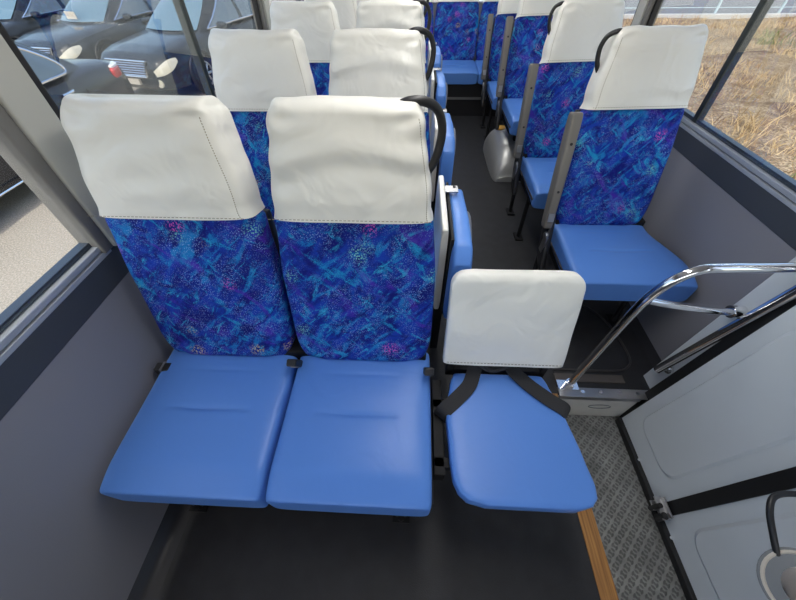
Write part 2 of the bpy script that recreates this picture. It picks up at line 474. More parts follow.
def armrest_bm():
    bm = BM()
    # upright, pivoted at the bottom: rounded bar seen from the front
    d = Vector((0, LEAN, 1)).normalized(); n = Vector((0, -1, LEAN)).normalized()
    fr = []
    p0 = Vector((-.285, -.035, .465))
    for u in spaced(26):
        w = .019 + .003*u; t = .026 + .006*math.sin(math.pi*u)
        e = endround(u, 16)
        fr.append((p0 + d*(.47*u), X, n, w*e, t*e))
    pebble(bm, fr, 28, 6)
    return bm
def single_seat(label, loc, group):
    r = thing('single_bus_seat', label, 'bus seat', loc, 0, group)
    seat_unit(r, 0, 5.7, (-1,), lambda u: -.220, lambda u: .215 + .075*sstep(.15, .75, u), -.022, .955, R(-1.6), -.352, .112)
    bm = BM()
    add_box(bm, -.20, .21, -.26, .05, .275, .322)
    add_box(bm, -.21, .21, .03, .10, .275, .46)
    link('seat_frame', bm, M_FRAME, r, bevel=.006)
    for x in (-.19, .17):
        for y0, y1 in ((-.30, -.20), (.03, .10)):
            bm = BM()
            add_tube(bm, [(x, y0+.10, .30), (x, y1-.02, .01)], .013, 8)
            add_box(bm, x-.025, x+.025, y1-.06, y1+.02, .001, .012)
            link('leg', bm, M_FRAME, r)
    h = link('grab_handle', grab_handle_bm(-1, .0085, .82), M_BLACK, r); h.location.x = -.018
    a = link('armrest', armrest_bm(), M_ARM, r)
    bm = BM()
    d = Vector((0, LEAN, 1)).normalized(); n = Vector((0, -1, LEAN)).normalized(); p0 = Vector((-.285, -.035, .465))
    bm.free()
    for q in (.36, .17):
        bm = BM(); add_cyl(bm, p0 + d*q + n*.0305, n, .0055, .004, 12); link('screw_hole', bm, M_SEAL, a)
    bm = BM()
    add_box(bm, -.014, .014, -.003, .003, -.02, .02, Matrix.Translation(p0 + d*.055 + n*.032) @ Matrix.Rotation(-.25, 4, 'X'))
    link('latch', bm, M_STEEL, a, bevel=.002)
    bm = BM()
    fr = []
    for u in spaced(20):
        fr.append((Vector((-.262, .02 - .10*u, .53-.26*u)), X, Vector((0, -.93, -.36)), .016*endround(u, 10), .05*endround(u, 8)))
    pebble(bm, fr, 24, 5)
    br = link('recliner_bracket', bm, M_BLACK, r)
    bm = BM(); add_cyl(bm, (-.280, -.055, .43), (1,0,0), .018, .012); add_box(bm, -.282, -.272, -.075, -.04, .34, .43)
    link('pivot', bm, M_STEEL, br, bevel=.002)
    return r

GL = 'double seats down the left side'
rows_left = [.545, 1.288, 2.031, 2.774, 3.517]
labels_left = [
    'front blue double bus seat with cream covers, nearest, beside the unfolded aisle seat',
    'blue double bus seat with cream covers directly behind the front double seat',
    'blue double bus seat with cream covers, third row back on the car park side',
    'blue double bus seat with cream covers, fourth row back, only its cover tops showing',
    'rearmost blue double bus seat with cream covers, just ahead of the back bench',
]
ds = double_seat(labels_left[0], (-.372, rows_left[0], 0), GL)
for i in range(1, 5):
    c = copy_tree(ds); c.location = (-.372, rows_left[i], 0); c['label'] = labels_left[i]

GR = 'single seats down the right side'
rows_right = [(1.34, 0), (2.055, 0), (2.885, .085), (3.67, 0)]
labels_right = [
    'nearest single blue bus seat with a cream cover, behind the chrome handrail',
    'single blue bus seat with a cream cover, second behind the chrome handrail',
    'single blue bus seat raised above the silver wheel arch cover in the aisle',
    'rearmost single blue bus seat, just in front of the back bench',
]
ss = single_seat(labels_right[0], (.915, rows_right[0][0], 0), GR)
for i in range(1, 4):
    c = copy_tree(ss)
    if i == 2:      # this one stands on the wheel arch: short feet instead of legs
        for ch in list(c.children):
            if ch.name.startswith('leg'): bpy.data.objects.remove(ch)
        for x in (-.12, .17):
            for y0 in (-.20, .04):
                bm = BM(); add_box(bm, x-.02, x+.02, y0-.02, y0+.02, .215, .28); link('leg', bm, M_FRAME, c)
    c.location = (.915, rows_right[i][0], rows_right[i][1]); c['label'] = labels_right[i]

# --- rear bench
rb = thing('rear_bench_seat', 'blue patterned bench seat across the back of the bus at the end of the aisle', 'bus seat', (0, 4.40, 0))
for i, cx in enumerate((-.5425, -.0675, .4075, .8825)):
    link('seat_cushion', cushion_bm(lambda u: cx-.236, lambda u: cx+.236, .07, -.36, .450, .436, .11, seam=[(cx-.10, cx+.10, -.165)]), M_BLUE, rb)
    b = link('backrest', backrest_bm(), M_FAB, rb); b.location.x = cx; b.scale.x = 1.06
    k = link('headrest_cover', cover_bm(i+9), M_WHITE, rb); k.location.x = cx; k.scale.x = 1.06
bm = BM(); add_box(bm, -.78, 1.12, -.33, .16, .002, .32)
link('bench_base', bm, M_BLACK, rb)
bm = BM(); add_box(bm, -.78, 1.12, -.345, -.33, .17, .19)
link('base_strip', bm, M_STEEL, rb)

# --- folding aisle seats
def interp(tab, u):
    for (a, va), (b, vb) in zip(tab[:-1], tab[1:]):
        if u <= b:
            t = (u-a)/(b-a); t = t*t*(3-2*t)*.5 + t*.5; return va+(vb-va)*t
    return tab[-1][1]
JL = [(0, .150), (.08, .140), (.32, .120), (.70, .125), (.84, .130), (.92, .142), (.97, .162), (1, .205)]
JR = [(0, .445), (.08, .455), (.28, .478), (.68, .500), (.84, .508), (.92, .504), (.97, .488), (1, .452)]
def jump_cushion_bm(zt=.418, th=.055):
    bm = BM(); fr = []
    for u in spaced(56):
        l, r = interp(JL, u), interp(JR, u)
        y = .0 - .378*u; e = endround(u, 18)
        fr.append((Vector(((l+r)/2, y, zt-th/2)), X, Z, (r-l)/2*(.9+.1*e), th/2*e))
    pebble(bm, fr, 64, 7)
    return bm
def jump_back_bm(zh=.315, seed=2, w=.184):
    bm = BM(); fr = []
    n = Vector((0, -1, .36)).normalized(); d = Vector((0, .36, 1)).normalized()
    for u in [0, .001] + [i/40 for i in range(1, 40)] + [.985, .995, 1]:
        e = 1.0; ww = w + .004*(1-u)
        q = (1-u)*zh
        if q < .05: ww -= .045*(1-math.sqrt(max(0, 1-(1-q/.05)**2)))
        t = .026
        if q < .025: t *= math.sqrt(max(.05, 1-(1-q/.025)**2))
        if u == 0: ww -= .008; t -= .008
        fr.append((d*(zh*u), X, n, ww, t))
    pebble(bm, fr, 80, 6)
    for v in bm.verts:
        v.co += n*(.0035*noise.noise(Vector((v.co.x*7, v.co.z*12, seed)))) + Z*.004*noise.noise(Vector((v.co.x*14, seed, 0)))*sstep(.2, .3, v.co.z)
    return bm
fj = thing('folding_aisle_seat', 'unfolded narrow aisle seat with plain blue cushion and low cream back', 'folding seat', (0, .545, 0))
link('seat_cushion', jump_cushion_bm(), M_BLUE, fj)
jb = link('backrest_cover', jump_back_bm(), M_WHITE, fj); jb.location = (.298, .012, .478); jb.rotation_euler = (0, 0, 0)
bm = BM()
n = Vector((0, -1, .36)).normalized(); d = Vector((0, .36, 1)).normalized()
for i in range(34):
    x0 = -.178 + .356*i/34
    p = d*.012 + n*.029
    add_tube(bm, [p + X*x0, p + X*(x0+.0065)], .0012, 6)
link('hem_stitching', bm, M_STITCH, jb)
bm = BM()
for x in (.14, .455):
    add_box(bm, x-.012, x+.012, .0, .03, .36, .465, Matrix.Translation((0, .02, 0)))
add_box(bm, .13, .46, .02, .05, .36, .40)
link('hinge_frame', bm, M_FRAME, fj, bevel=.004)
bm = BM()
add_box(bm, .082, .45, -.28, -.25, .33, .362); add_box(bm, .082, .45, -.10, -.07, .33, .362)
add_box(bm, .082, .115, -.30, .0, .30, .362)
link('support_bracket', bm, M_FRAME, fj, bevel=.003)
bm = BM(); add_box(bm, .385, .415, -.13, -.10, .012, .36); add_box(bm, .37, .43, -.15, -.08, .001, .013)
link('leg', bm, M_FRAME, fj)
bm = BM()
add_ribbon(bm, smooth_path([(.228, .030, .458), (.216, -.002, .436), (.196, -.05, .426), (.155, -.095, .423), (.118, -.128, .415), (.106, -.135, .39), (.105, -.13, .35)], 6), (.78, -.62, 0), .046, .004)
link('lap_belt', bm, M_BELT, fj)
bm = BM()
add_ribbon(bm, smooth_path([(.32, .030, .458), (.345, .0, .436), (.388, -.042, .426), (.44, -.088, .425), (.483, -.115, .418), (.495, -.125, .39), (.495, -.12, .35)], 6), (.61, .79, 0), .048, .004)
link('lap_belt', bm, M_BELT, fj)
bm = BM()
add_tube(bm, smooth_path([(.222, .005, .475), (.27, -.008, .450), (.32, .0, .475)], 6), .008, 8)
link('belt_loop', bm, M_BELT, fj)

def folded_seat(label, loc):
    r = thing('folding_aisle_seat', label, 'folding seat', loc, 0, 'folded aisle seats')
    # cushion swung up on its side: local plane is Y-Z, thickness along X
    bm = BM(); fr = []
    for u in spaced(40):
        hw = interp([(0, .13), (.15, .165), (.6, .185), (.9, .175), (1, .13)], u)
        e = endround(u, 14)
        fr.append((Vector((.095, .10 - .42*u, .62)), Z, X, hw*(.9+.1*e), .032*e))
    pebble(bm, fr, 44, 6)
    link('seat_cushion', bm, M_BLUE, r)
    bm = BM(); fr = []
    for u in spaced(30):
        e = endround(u, 14)
        fr.append((Vector((.043, .09 - .33*u, .63)), Z, X, .185*(.85+.15*e), .013*e))
    pebble(bm, fr, 44, 6)
    link('backrest_cover', bm, M_WHITE, r)
    bm = BM(); add_box(bm, .060, .068, -.27, .06, .46, .80)
    link('hinge_frame', bm, M_FRAME, r)
    bm = BM(); add_box(bm, .050, .098, -.02, .02, .804, .810); add_box(bm, .050, .056, -.02, .02, .77, .810); 
    l = link('latch', bm, M_STEEL, r, bevel=.002)
    bm = BM(); add_cyl(bm, (.085, .01, .811), (0,0,1), .005, .004, 10)
    link('bolt', bm, M_BLACK, l)
    bm = BM(); add_tube(bm, smooth_path([(.130, .0, .72), (.140, -.06, .74), (.140, -.16, .70), (.130, -.20, .64)], 5), .005, 8)
    link('support_rod', bm, M_STEEL, r)
    bm = BM(); add_box(bm, .05, .085, -.12, -.06, .002, .50)
    link('support_bracket', bm, M_FRAME, r)
    return r
fl = folded_seat('folded aisle seat swung upright against the second double seat, nearest of the folded ones', (.055, 1.03, 0))
for i, lb in ((2, 'folded aisle seat swung upright against the third double seat'), (3, 'folded aisle seat swung upright against the fourth double seat'), (4, 'small folded aisle seat against the rearmost double seat, farthest down the aisle')):
    c = copy_tree(fl); c.location = (.055, 1.03 + .743*(i-1), 0); c['label'] = lb

# ------------------------------------------------------------------ the bus shell
YF, YB = -1.7, 5.15
XFL = .678            # aisle-floor edge at the step well
YW = .69            # rear edge of the step well
ZW = -.20
def xl(z): return -.838 - .055*min(max(z, 0), .8)/.7 + max(0, z-.8)*.05
def xr(z): return 1.215 + .04*min(max(z, -.2), .8)/.7 - max(0, z-.8)*.05
def xd(z): return 1.06 + .07*(min(z, .9)+.2)/.8 - max(0, z-.9)*.03
def xp(z): return 1.105 + .045*min(z, .8)/.7 - max(0, z-.8)*.04

bm = BM()
add_box(bm, -1.02, XFL, YF, YW, -.08, 0)
add_box(bm, -1.02, 1.30, YW, YB, -.08, 0)
o = struct(link('floor', bm, M_FLOOR, smooth=False), 'black rubber floor of the bus', 'floor')
# cove at foot of the left wall
bm = BM()
rings = []
for y in (YF, YB):
    rings.append([(-.87, y, .0), (-.87, y, .06), (xl(.05)+.001, y, .045), (-.825, y, .022), (-.80, y, .006), (-.775, y, .0005)])
add_rings(bm, rings, True, True)
struct(link('baseboard_left', bm, mat('black_cove', (.02, .02, .023), .32)))
bm = BM()
rings = []
for y in (YW+.03, YB):
    rings.append([(1.235, y, 0), (1.235, y, .02), (xr(.03)-.002, y, .015), (1.19, y, .01), (1.17, y, .0005)])
add_rings(bm, rings, True, True)
struct(link('baseboard_right', bm, MATS['black_cove']))

def wall_strip(bm, xf, z0, z1, y0, y1, th, sgn, off=0.0):
    """panel following the wall profile, thickness outwards"""
    n = max(1, int((z1-z0)/.15)); rings = []
    zs = [z0+(z1-z0)*i/n for i in range(n+1)]
    inn = [(xf(z)+sgn*off, z) for z in zs]; out = [(xf(z)+sgn*(off+th), z) for z in reversed(zs)]
    add_rings(bm, [[(x, y, z) for x, z in inn+out] for y in (y0, y1)], True, True)
ZBAND, ZSILL, ZWT, ZR = .69, .775, 1.55, 1.86
bm = BM()
wall_strip(bm, xl, 0, ZBAND, YF, YB, .05, -1)
wall_strip(bm, xl, ZWT, ZR, YF, YB, .05, -1)
struct(link('wall_left', bm, M_WALL, smooth=False), 'warm grey laminate side wall below the car-side windows', 'wall')
bm = BM()
wall_strip(bm, xl, ZBAND, ZSILL, YF, YB, .06, -1, -.004)
struct(link('trim_1', bm, M_BAND, smooth=False, bevel=.004))
bm = BM()
wall_strip(bm, xr, -.02, ZBAND, .775, YB, .05, 1)
wall_strip(bm, xr, ZWT, ZR, YF, YB, .05, 1)
wall_strip(bm, xr, -.3, ZR, YF, -.24, .05, 1)
struct(link('wall_right', bm, M_WALL, smooth=False), 'grey laminate side wall below the field-side windows', 'wall')
bm = BM()
wall_strip(bm, xr, ZBAND, ZSILL, .775, YB, .06, 1, -.004)
struct(link('trim_2', bm, M_BAND, smooth=False, bevel=.004))

pill = [(.69, .835), (2.38, 2.51), (4.02, 4.15)]
WX = .008        # glass plane sits this far outside the wall surface
def window(nm, xf, sgn, y0, y1, div, label):
    bm = BM()
    # sill rails: light rail, dark groove, light lip
    def rail(z0, z1, o0, th, mi):
        add_rings(bm, [[(xf(z0)+sgn*o0, y, z0), (xf(z1)+sgn*o0, y, z1), (xf(z1)+sgn*(o0+th), y, z1), (xf(z0)+sgn*(o0+th), y, z0)] for y in (y0, y1)], True, True, mi)
    rail(ZSILL-.004, ZSILL+.010, -.006, .05, 0)
    rail(ZSILL+.010, ZSILL+.014, .002, .05, 1)
    rail(ZSILL+.014, ZSILL+.030, -.004, .05, 0)
    rail(ZSILL+.030, ZSILL+.045, .012, .03, 1)
    rail(ZWT-.03, ZWT, .0, .04, 1)
    for y in (y0, y1-.02):
        add_rings(bm, [[(xf(z)+sgn*.004, q, z), (xf(z)+sgn*.030, q, z), (xf(z)+sgn*.030, q+.02, z), (xf(z)+sgn*.004, q+.02, z)] for q in (y,) for z in (ZSILL+.03, 1.2, ZWT)], True, True, 2)
    fr = struct(link(nm, bm, [M_SILL, M_SILLD, M_SEAL], smooth=False, bevel=.003), label, 'window')
    spans = [(y0+.015, (div if div else y1)-.0)] + ([(div, y1-.015)] if div else [])
    for k, (a, b) in enumerate(spans):
        bm = BM(); oo = WX + (.012 if k else 0)
        add_rings(bm, [[(xf(z)+sgn*oo, a, z), (xf(z)+sgn*oo, b, z), (xf(z)+sgn*(oo+.004), b, z), (xf(z)+sgn*(oo+.004), a, z)] for z in (ZSILL+.034, 1.15, ZWT-.02)], True, True)
        link('pane', bm, M_GLASS, fr, smooth=False)
    if div:
        bm = BM()
        add_rings(bm, [[(xf(z)+sgn*.008, div-.014, z), (xf(z)+sgn*.04, div-.014, z), (xf(z)+sgn*.04, div+.014, z), (xf(z)+sgn*.008, div+.014, z)] for z in (ZSILL+.03, 1.15, ZWT-.02)], True, True)
        o = link('pane_divider', bm, mat('divider', (.05, .06, .06), .35, .4), fr, smooth=False, bevel=.003)
    return fr
segs = [(YF+.2, .712, None), (.835, 2.38, 1.61), (2.51, 4.02, 3.28), (4.15, YB-.1, None)]
for i, (a, b, d) in enumerate(segs):
    window('window_%d' % (i+1), xl, -1, a, b, d, None)
for i, (a, b, d) in enumerate(segs[1:]):
    window('window_%d' % (i+5), xr, 1, a if i else .82, b, d+.045 if d else d, None)
# pillars: light inner panel with ribbed edge trim and black seal
def pillar(nm, xf, sgn, y0, y1, light_mat):
    bm = BM()
    w = y1-y0
    def col(ya, yb, off, th, mi):
        add_rings(bm, [[(xf(z)-sgn*off, ya, z), (xf(z)-sgn*off, yb, z), (xf(z)-sgn*(off-th), yb, z), (xf(z)-sgn*(off-th), ya, z)] for z in (ZSILL+.004, 1.0, 1.25, ZWT+.01)], True, True, mi)
    col(y0+.03, y1-.02, .022, .075, 0)
    col(y0-.004, y0+.034, .012, .06, 1)
    col(y1-.026, y1+.004, .014, .06, 2)
    return struct(link(nm, bm, [light_mat, M_RIB, M_SEAL], smooth=False, bevel=.006))
for i, (a, b) in enumerate(pill):
    pillar('trim_%d' % (3+i), xl, -1, a, b, M_PILLAR)
for i, (a, b) in enumerate(pill[1:]):
    pillar('trim_%d' % (6+i), xr, 1, a, b, M_PILLAR)

# ceiling, front and rear ends
bm = BM(); add_box(bm, -1.0, 1.30, YF, YB, ZR, ZR+.05)
struct(link('ceiling', bm, M_CEIL, smooth=False), 'pale headlining over the aisle', 'ceiling')
bm = BM()
add_box(bm, -1.0, 1.30, YB, YB+.05, -.08, .85); add_box(bm, -1.0, 1.30, YB, YB+.05, 1.6, ZR+.05)
add_box(bm, -1.0, -.85, YB, YB+.05, .85, 1.6); add_box(bm, 1.15, 1.30, YB, YB+.05, .85, 1.6)
struct(link('wall_back', bm, M_WALL, smooth=False))
bm = BM(); add_box(bm, -.85, 1.15, YB+.02, YB+.025, .85, 1.6)
struct(link('window_8', bm, M_GLASS, smooth=False))
bm = BM()
add_box(bm, -1.0, 1.30, YF-.05, YF, -.3, .95); add_box(bm, -1.0, 1.30, YF-.05, YF, 1.7, ZR+.05)
add_box(bm, -1.0, -.92, YF-.05, YF, .95, 1.7); add_box(bm, 1.22, 1.30, YF-.05, YF, .95, 1.7)
struct(link('wall_front', bm, M_WALL, smooth=False))
bm = BM(); add_box(bm, -.92, 1.22, YF-.03, YF-.025, .95, 1.7)
struct(link('window_9', bm, M_GLASS, smooth=False))

# step well
bm = BM(); add_box(bm, XFL, 1.14, -.22, YW, ZW-.04, ZW)
struct(link('floor_step', bm, M_TREAD, smooth=False), 'worn metal tread plate in the entrance step well', 'floor')
bm = BM(); add_box(bm, XFL-.02, XFL+.001, -.22, YW, ZW, -.001)
add_box(bm, XFL, 1.14, -.24, -.22, ZW-.04, 0)
struct(link('trim_8', bm, M_RISER, smooth=False))
bm = BM(); add_box(bm, XFL, 1.045, YW-.012, YW+.001, ZW, -.012)
o = struct(link('trim_9', bm, M_RISER, smooth=False, bevel=.003))
bm = BM()   # little oval pressing on the riser
add_tube(bm, [Vector((.90+.05*math.cos(a), YW-.0135, -.09+.018*math.sin(a))) for a in [2*math.pi*i/32 for i in range(33)]], .002, 6)
link('pressing', bm, M_GREYP, o)
bm = BM(); add_box(bm, .622, XFL, -.6, YW-.002, -.006, .004)
struct(link('trim_10', bm, M_STRIP, smooth=False, bevel=.001))
# metal nosing with bolts, rubber mat with raised outline behind it
bm = BM()
add_box(bm, .684, 1.10, YW-.016, YW+.030, .0, .008)
add_box(bm, .684, 1.045, YW-.016, YW-.010, -.022, .004)
o = struct(link('trim_11', bm, M_STEEL, smooth=False, bevel=.002))
bm = BM()
for x in (.79, .87, .95, 1.03): add_cyl(bm, (x, YW+.008, .010), (0,0,1), .008, .006, 10)
link('bolt', bm, M_CHROME, o)
bm = BM()
add_box(bm, .684, 1.0, YW+.06, YW+.10, .0, .010)
struct(link('trim_12', bm, mat('brown_strip', (.075, .065, .06), .5), smooth=False, bevel=.002))
hatch = []
for (a, b) in [(.69, .815), (.97, .815), (1.05, .84), (1.08, .90), (1.07, 1.03), (1.04, 1.13), (.98, 1.21), (.88, 1.26), (.70, 1.27)]:
    hatch.append((a, b, .004))
bm = BM(); add_tube(bm, smooth_path(hatch, 6), .005, 8)
tag(link('hatch_seam', bm, mat('hatch_rim', (.045, .042, .042), .4)), 'raised rounded outline of a floor hatch under the nearest single seat', 'hatch')

# door post (white), door leaves
bm = BM()
zs = [-.02, .15, .35, .55, .75, 1.1, ZWT]
add_rings(bm, [[(xp(z), .71, z), (xp(z), .80, z), (xr(z)+.05, .80, z), (xr(z)+.05, .71, z)] for z in zs], True, True)
struct(link('trim_13', bm, M_DOOR, smooth=False, bevel=.006))
bm = BM()
add_rings(bm, [[(xd(z)-.012, .660, z), (xd(z)-.012, .708, z), (xd(z)+.10, .708, z), (xd(z)+.10, .660, z)] for z in [ZW]+zs], True, True)
struct(link('trim_14', bm, M_SEAL, smooth=False, bevel=.004))
bm = BM(); add_box(bm, xd(ZW)-.045, xd(ZW)+.06, -.21, .66, ZW, ZW+.035)
o = struct(link('trim_15', bm, M_SEAL, smooth=False, bevel=.004))
bm = BM()
for y in (.47, .27, .25, .19): add_cyl(bm, (xd(ZW)-.03, y, ZW+.036), (0,0,1), .006, .004, 10)
link('rivet', bm, M_CHROME, o)

def door_leaf(nm, y0, y1, label):
    bm = BM()
    zs = [ZW+.035, 0, .25, .5, .74]
    add_rings(bm, [[(xd(z)-.03, y0, z), (xd(z)-.03, y1, z), (xd(z)+.03, y1, z), (xd(z)+.03, y0, z)] for z in zs], True, True)
    zt = [.74, 1.2, ZWT+.1]
    for a, b in ((y0, y0+.05), (y1-.05, y1)):
        add_rings(bm, [[(xd(z)-.03, a, z), (xd(z)-.03, b, z), (xd(z)+.03, b, z), (xd(z)+.03, a, z)] for z in zt], True, True)
    o = struct(link(nm, bm, M_DOOR, smooth=False), label, 'door')
    # pressed panel outline
    bm = BM(); pts = []
    a, b, c, d = y0+.06, y1-.05, ZW+.13, .66; r = .06
    for (cy, cz, st) in ((b-r, d-r, 0), (a+r, d-r, 90), (a+r, c+r, 180), (b-r, c+r, 270)):
        for k in range(9):
            an = R(st+k*10+5)
            y, z = cy + r*math.cos(an), cz + r*math.sin(an)
            pts.append((y, z))
    n = len(pts)
    inner = []
    outer = [Vector((xd(z)-.0302, y, z)) for y, z in pts]
    my, mz = (a+b)/2, (c+d)/2
    ring2 = [Vector((xd(z)-.038, my+(y-my)*.93, mz+(z-mz)*.965)) for y, z in pts]
    add_rings(bm, [outer, ring2], True, False)
    bm.faces.new([bm.verts[:][0]]) if False else None
    bm.verts.ensure_lookup_table()
    bm.faces.new([bm.verts[n+i] for i in range(n)])
    link('pressed_panel', bm, M_DOOR, o, angle=12)
    bm = BM()
    add_rings(bm, [[(xd(z), y0+.05, z), (xd(z), y1-.05, z), (xd(z)+.004, y1-.05, z), (xd(z)+.004, y0+.05, z)] for z in (.74, 1.2, ZWT+.1)], True, True)
    link('pane', bm, M_GLASS, o, smooth=False)
    return o
door_leaf('door_1', .30, .658, 'rear white leaf of the folding entrance door')
door_leaf('door_2', -.20, .255, 'front white leaf of the folding entrance door')
bm = BM()
add_rings(bm, [[(xd(z)-.036, .255, z), (xd(z)-.036, .30, z), (xd(z)+.03, .30, z), (xd(z)+.03, .255, z)] for z in (ZW+.035, .2, .75, ZWT+.1)], True, True)
struct(link('trim_16', bm, M_SEAL, smooth=False))
# hinge bracket at the foot of the seal
hb = thing('door_hinge_bracket', 'small steel hinge bracket at the foot of the door seal', 'hinge', (xd(ZW)-.034, .275, ZW+.035))
bm = BM()
add_box(bm, -.035, .0, .0, .035, .02, .026); add_box(bm, -.03, -.002, -.035, .045, .045, .052); add_box(bm, -.008, .0, -.03, .04, 0, .07)
link('plate', bm, M_STEEL, hb, bevel=.002)
bm = BM(); add_cyl(bm, (-.03, .01, .035), (0,0,1), .009, .07, 14); add_cyl(bm, (-.02, -.022, .03), (0,0,1), .013, .05, 14)
link('pivot_pin', bm, M_BLACK, hb)

# chrome handrails
O = (.73, .722, 0)
hr = thing('entrance_handrail', 'bent chrome handrail rising from the step edge to the white door post', 'handrail', O)
def rel(p, o=O): return Vector(p)-Vector(o)
bm = BM()
P = [(.73, .722, .010), (.733, .722, .15), (.738, .722, .40), (.745, .722, .56), (.757, .722, .635), (.785, .722, .70), (.83, .722, .740), (.90, .722, .750), (1.0, .726, .750), (1.128, .734, .750)]
add_tube(bm, [rel(p) for p in smooth_path(P, 16)], .0145, 18)
link('rail', bm, M_CHROME, hr)
bm = BM()
add_tube(bm, [rel(p) for p in smooth_path([(.762, .722, .605), (.85, .722, .585), (1.0, .735, .55), (1.10, .752, .525)], 6)], .0125, 16)
link('cross_bar', bm, M_CHROME, hr)
bm = BM()
add_box(bm, -.045, .045, -.016, .030, .008, .014)
add_cyl(bm, (0, 0, .03), (0,0,1), .021, .036, 18)
link('floor_flange', bm, M_CHROME, hr)
bm = BM(); add_cyl(bm, rel((1.138, .736, .750)), (1,0,0), .028, .014, 20)
link('wall_flange', bm, M_CHROME, hr)
bm = BM(); add_cyl(bm, rel((1.112, .756, .523)), (1,0,0), .022, .04, 20)
link('wall_flange', bm, M_CHROME, hr)
pr = thing('door_post_handrail', 'straight chrome grab bar running up the white door post', 'handrail', (1.07, .755, 0))
bm = BM()
def pxx(z): return xp(z)-.038
def pyy(z): return .757 - .112*(z-.1)
add_tube(bm, [(pxx(z)-1.07, pyy(z)-.755, z) for z in (.13, .2, .4, .6, .8, 1.0, 1.2)], .0165, 18)
link('rail', bm, M_CHROME, pr)
for z in (.15, 1.18):
    bm = BM(); add_tube(bm, [(pxx(z)-1.07, max(.73, pyy(z))-.755, z), (xp(z)-.003-1.07, max(.73, pyy(z))-.755, z)], .012, 14); add_cyl(bm, (xp(z)-.006-1.07, max(.735, pyy(z))-.755, z), (1,0,0), .024, .01, 18)
    link('wall_bracket', bm, M_CHROME, pr)

# mirror in the lower right corner
mr = thing('door_mirror', 'grey oval mirror with a cream rim on a curved black arm by the door', 'mirror', (.868, .034, .45))
def lathe(bm, prof, ax, c, n=40, sx=1.0, sy=1.0, mi=0):
    ax = Vector(ax).normalized(); u = ax.orthogonal().normalized(); v = ax.cross(u)
    add_rings(bm, [[Vector(c) + ax*h + u*(r*sx*math.cos(2*math.pi*k/n)) + v*(r*sy*math.sin(2*math.pi*k/n)) for k in range(n)] for r, h in prof], True, True, mi)
AX = Vector((-.60, -.10, .80))
bm = BM(); lathe(bm, [(.02, -.06), (.06, -.05), (.085, -.025), (.094, 0), (.094, .012), (.088, .014)], AX, (0,0,0))
link('housing', bm, M_GREYP, mr)
bm = BM(); lathe(bm, [(.088, .006), (.088, .016), (.082, .018), (.077, .012), (.077, .006)], AX, (0,0,0))
link('rim', bm, M_CREAM, mr)
bm = BM(); lathe(bm, [(.079, .006), (.072, .010), (.05, .014), (.025, .017), (.004, .018)], AX, (0,0,0))
link('mirror_glass', bm, mat('mirror_silver', (.75, .72, .68), .04, 1.0), mr)
for ch in mr.children: ch.scale = (.8, .8, .8)
bm = BM(); add_tube(bm, smooth_path([Vector(p)-Vector((.868, .034, .45)) for p in [(.85, .085, .44), (.838, .125, .475), (.842, .172, .50), (.866, .20, .51), (.92, .205, .515), (1.0, .195, .52), (1.098, .18, .52)]], 6), .0065, 12)
link('arm', bm, M_BLACK, mr)

# silver wheel arch cover in the aisle
bm = BM(); fr = []
for u in spaced(40):
    y = 2.58 + .70*u
    h = .285*max(0.03, (1-abs(2*u-1)**2.6))**.5
    fr.append((Vector((.93, y, 0)), X, Z, .275*(.80+.20*endround(u, 4)), h))
sec = [(math.copysign(abs(math.cos(a))**.55, math.cos(a)), math.sin(a)**.6 if math.sin(a) > 0 else 0) for a in [math.pi*i/30 for i in range(31)]]
add_rings(bm, [[c + a*(w*x) + n*(t*z+.001) for x, z in sec] for c, a, n, w, t in fr], True, True)
wa = tag(link('wheel_arch_cover', bm, mat('silver_vinyl', (.40, .40, .39), .32, .35, bump=.4, bscale=18)), 'silver rounded wheel arch cover on the floor under the raised single seat', 'wheel arch')
bm = BM()
add_box(bm, .70, .80, 2.98, 3.06, .262, .272)
link('yellow_tape', bm, M_YELLOW, wa, bevel=.002)

# unseen ceiling lamps, added as fill light to brighten the interior
def emis(name, col, s):
    m = bpy.data.materials.new(name); m.use_nodes = True; b = m.node_tree.nodes['Principled BSDF']
    b.inputs['Base Color'].default_value = (.8, .8, .8, 1); b.inputs['Emission Color'].default_value = (*col, 1); b.inputs['Emission Strength'].default_value = s
    return m
LAMP = 10.0
M_FILL = emis('fill_lamp_diffuser', (1.0, .985, .955), LAMP)
def ceiling_fill_lamp(label, x, y):
    r = thing('ceiling_fill_lamp', label, 'lamp', (x, y, ZR), 0, 'added aisle fill lamps')
    bm = BM(); add_box(bm, -.10, .10, -.52, .52, -.025, -.001); link('housing', bm, M_GREYP, r)
    bm = BM(); add_box(bm, -.085, .085, -.50, .50, -.04, -.024); link('diffuser', bm, M_FILL, r, bevel=.006)
    return r
cl = ceiling_fill_lamp('added fill lamp on the unseen ceiling over the front seats', .15, .8)
for y, lb in ((2.3, 'added fill lamp on the unseen ceiling over the middle of the aisle'), (3.7, 'added fill lamp on the unseen ceiling over the rear of the aisle')):
    c = copy_tree(cl); c.location = (.15, y, ZR); c['label'] = lb

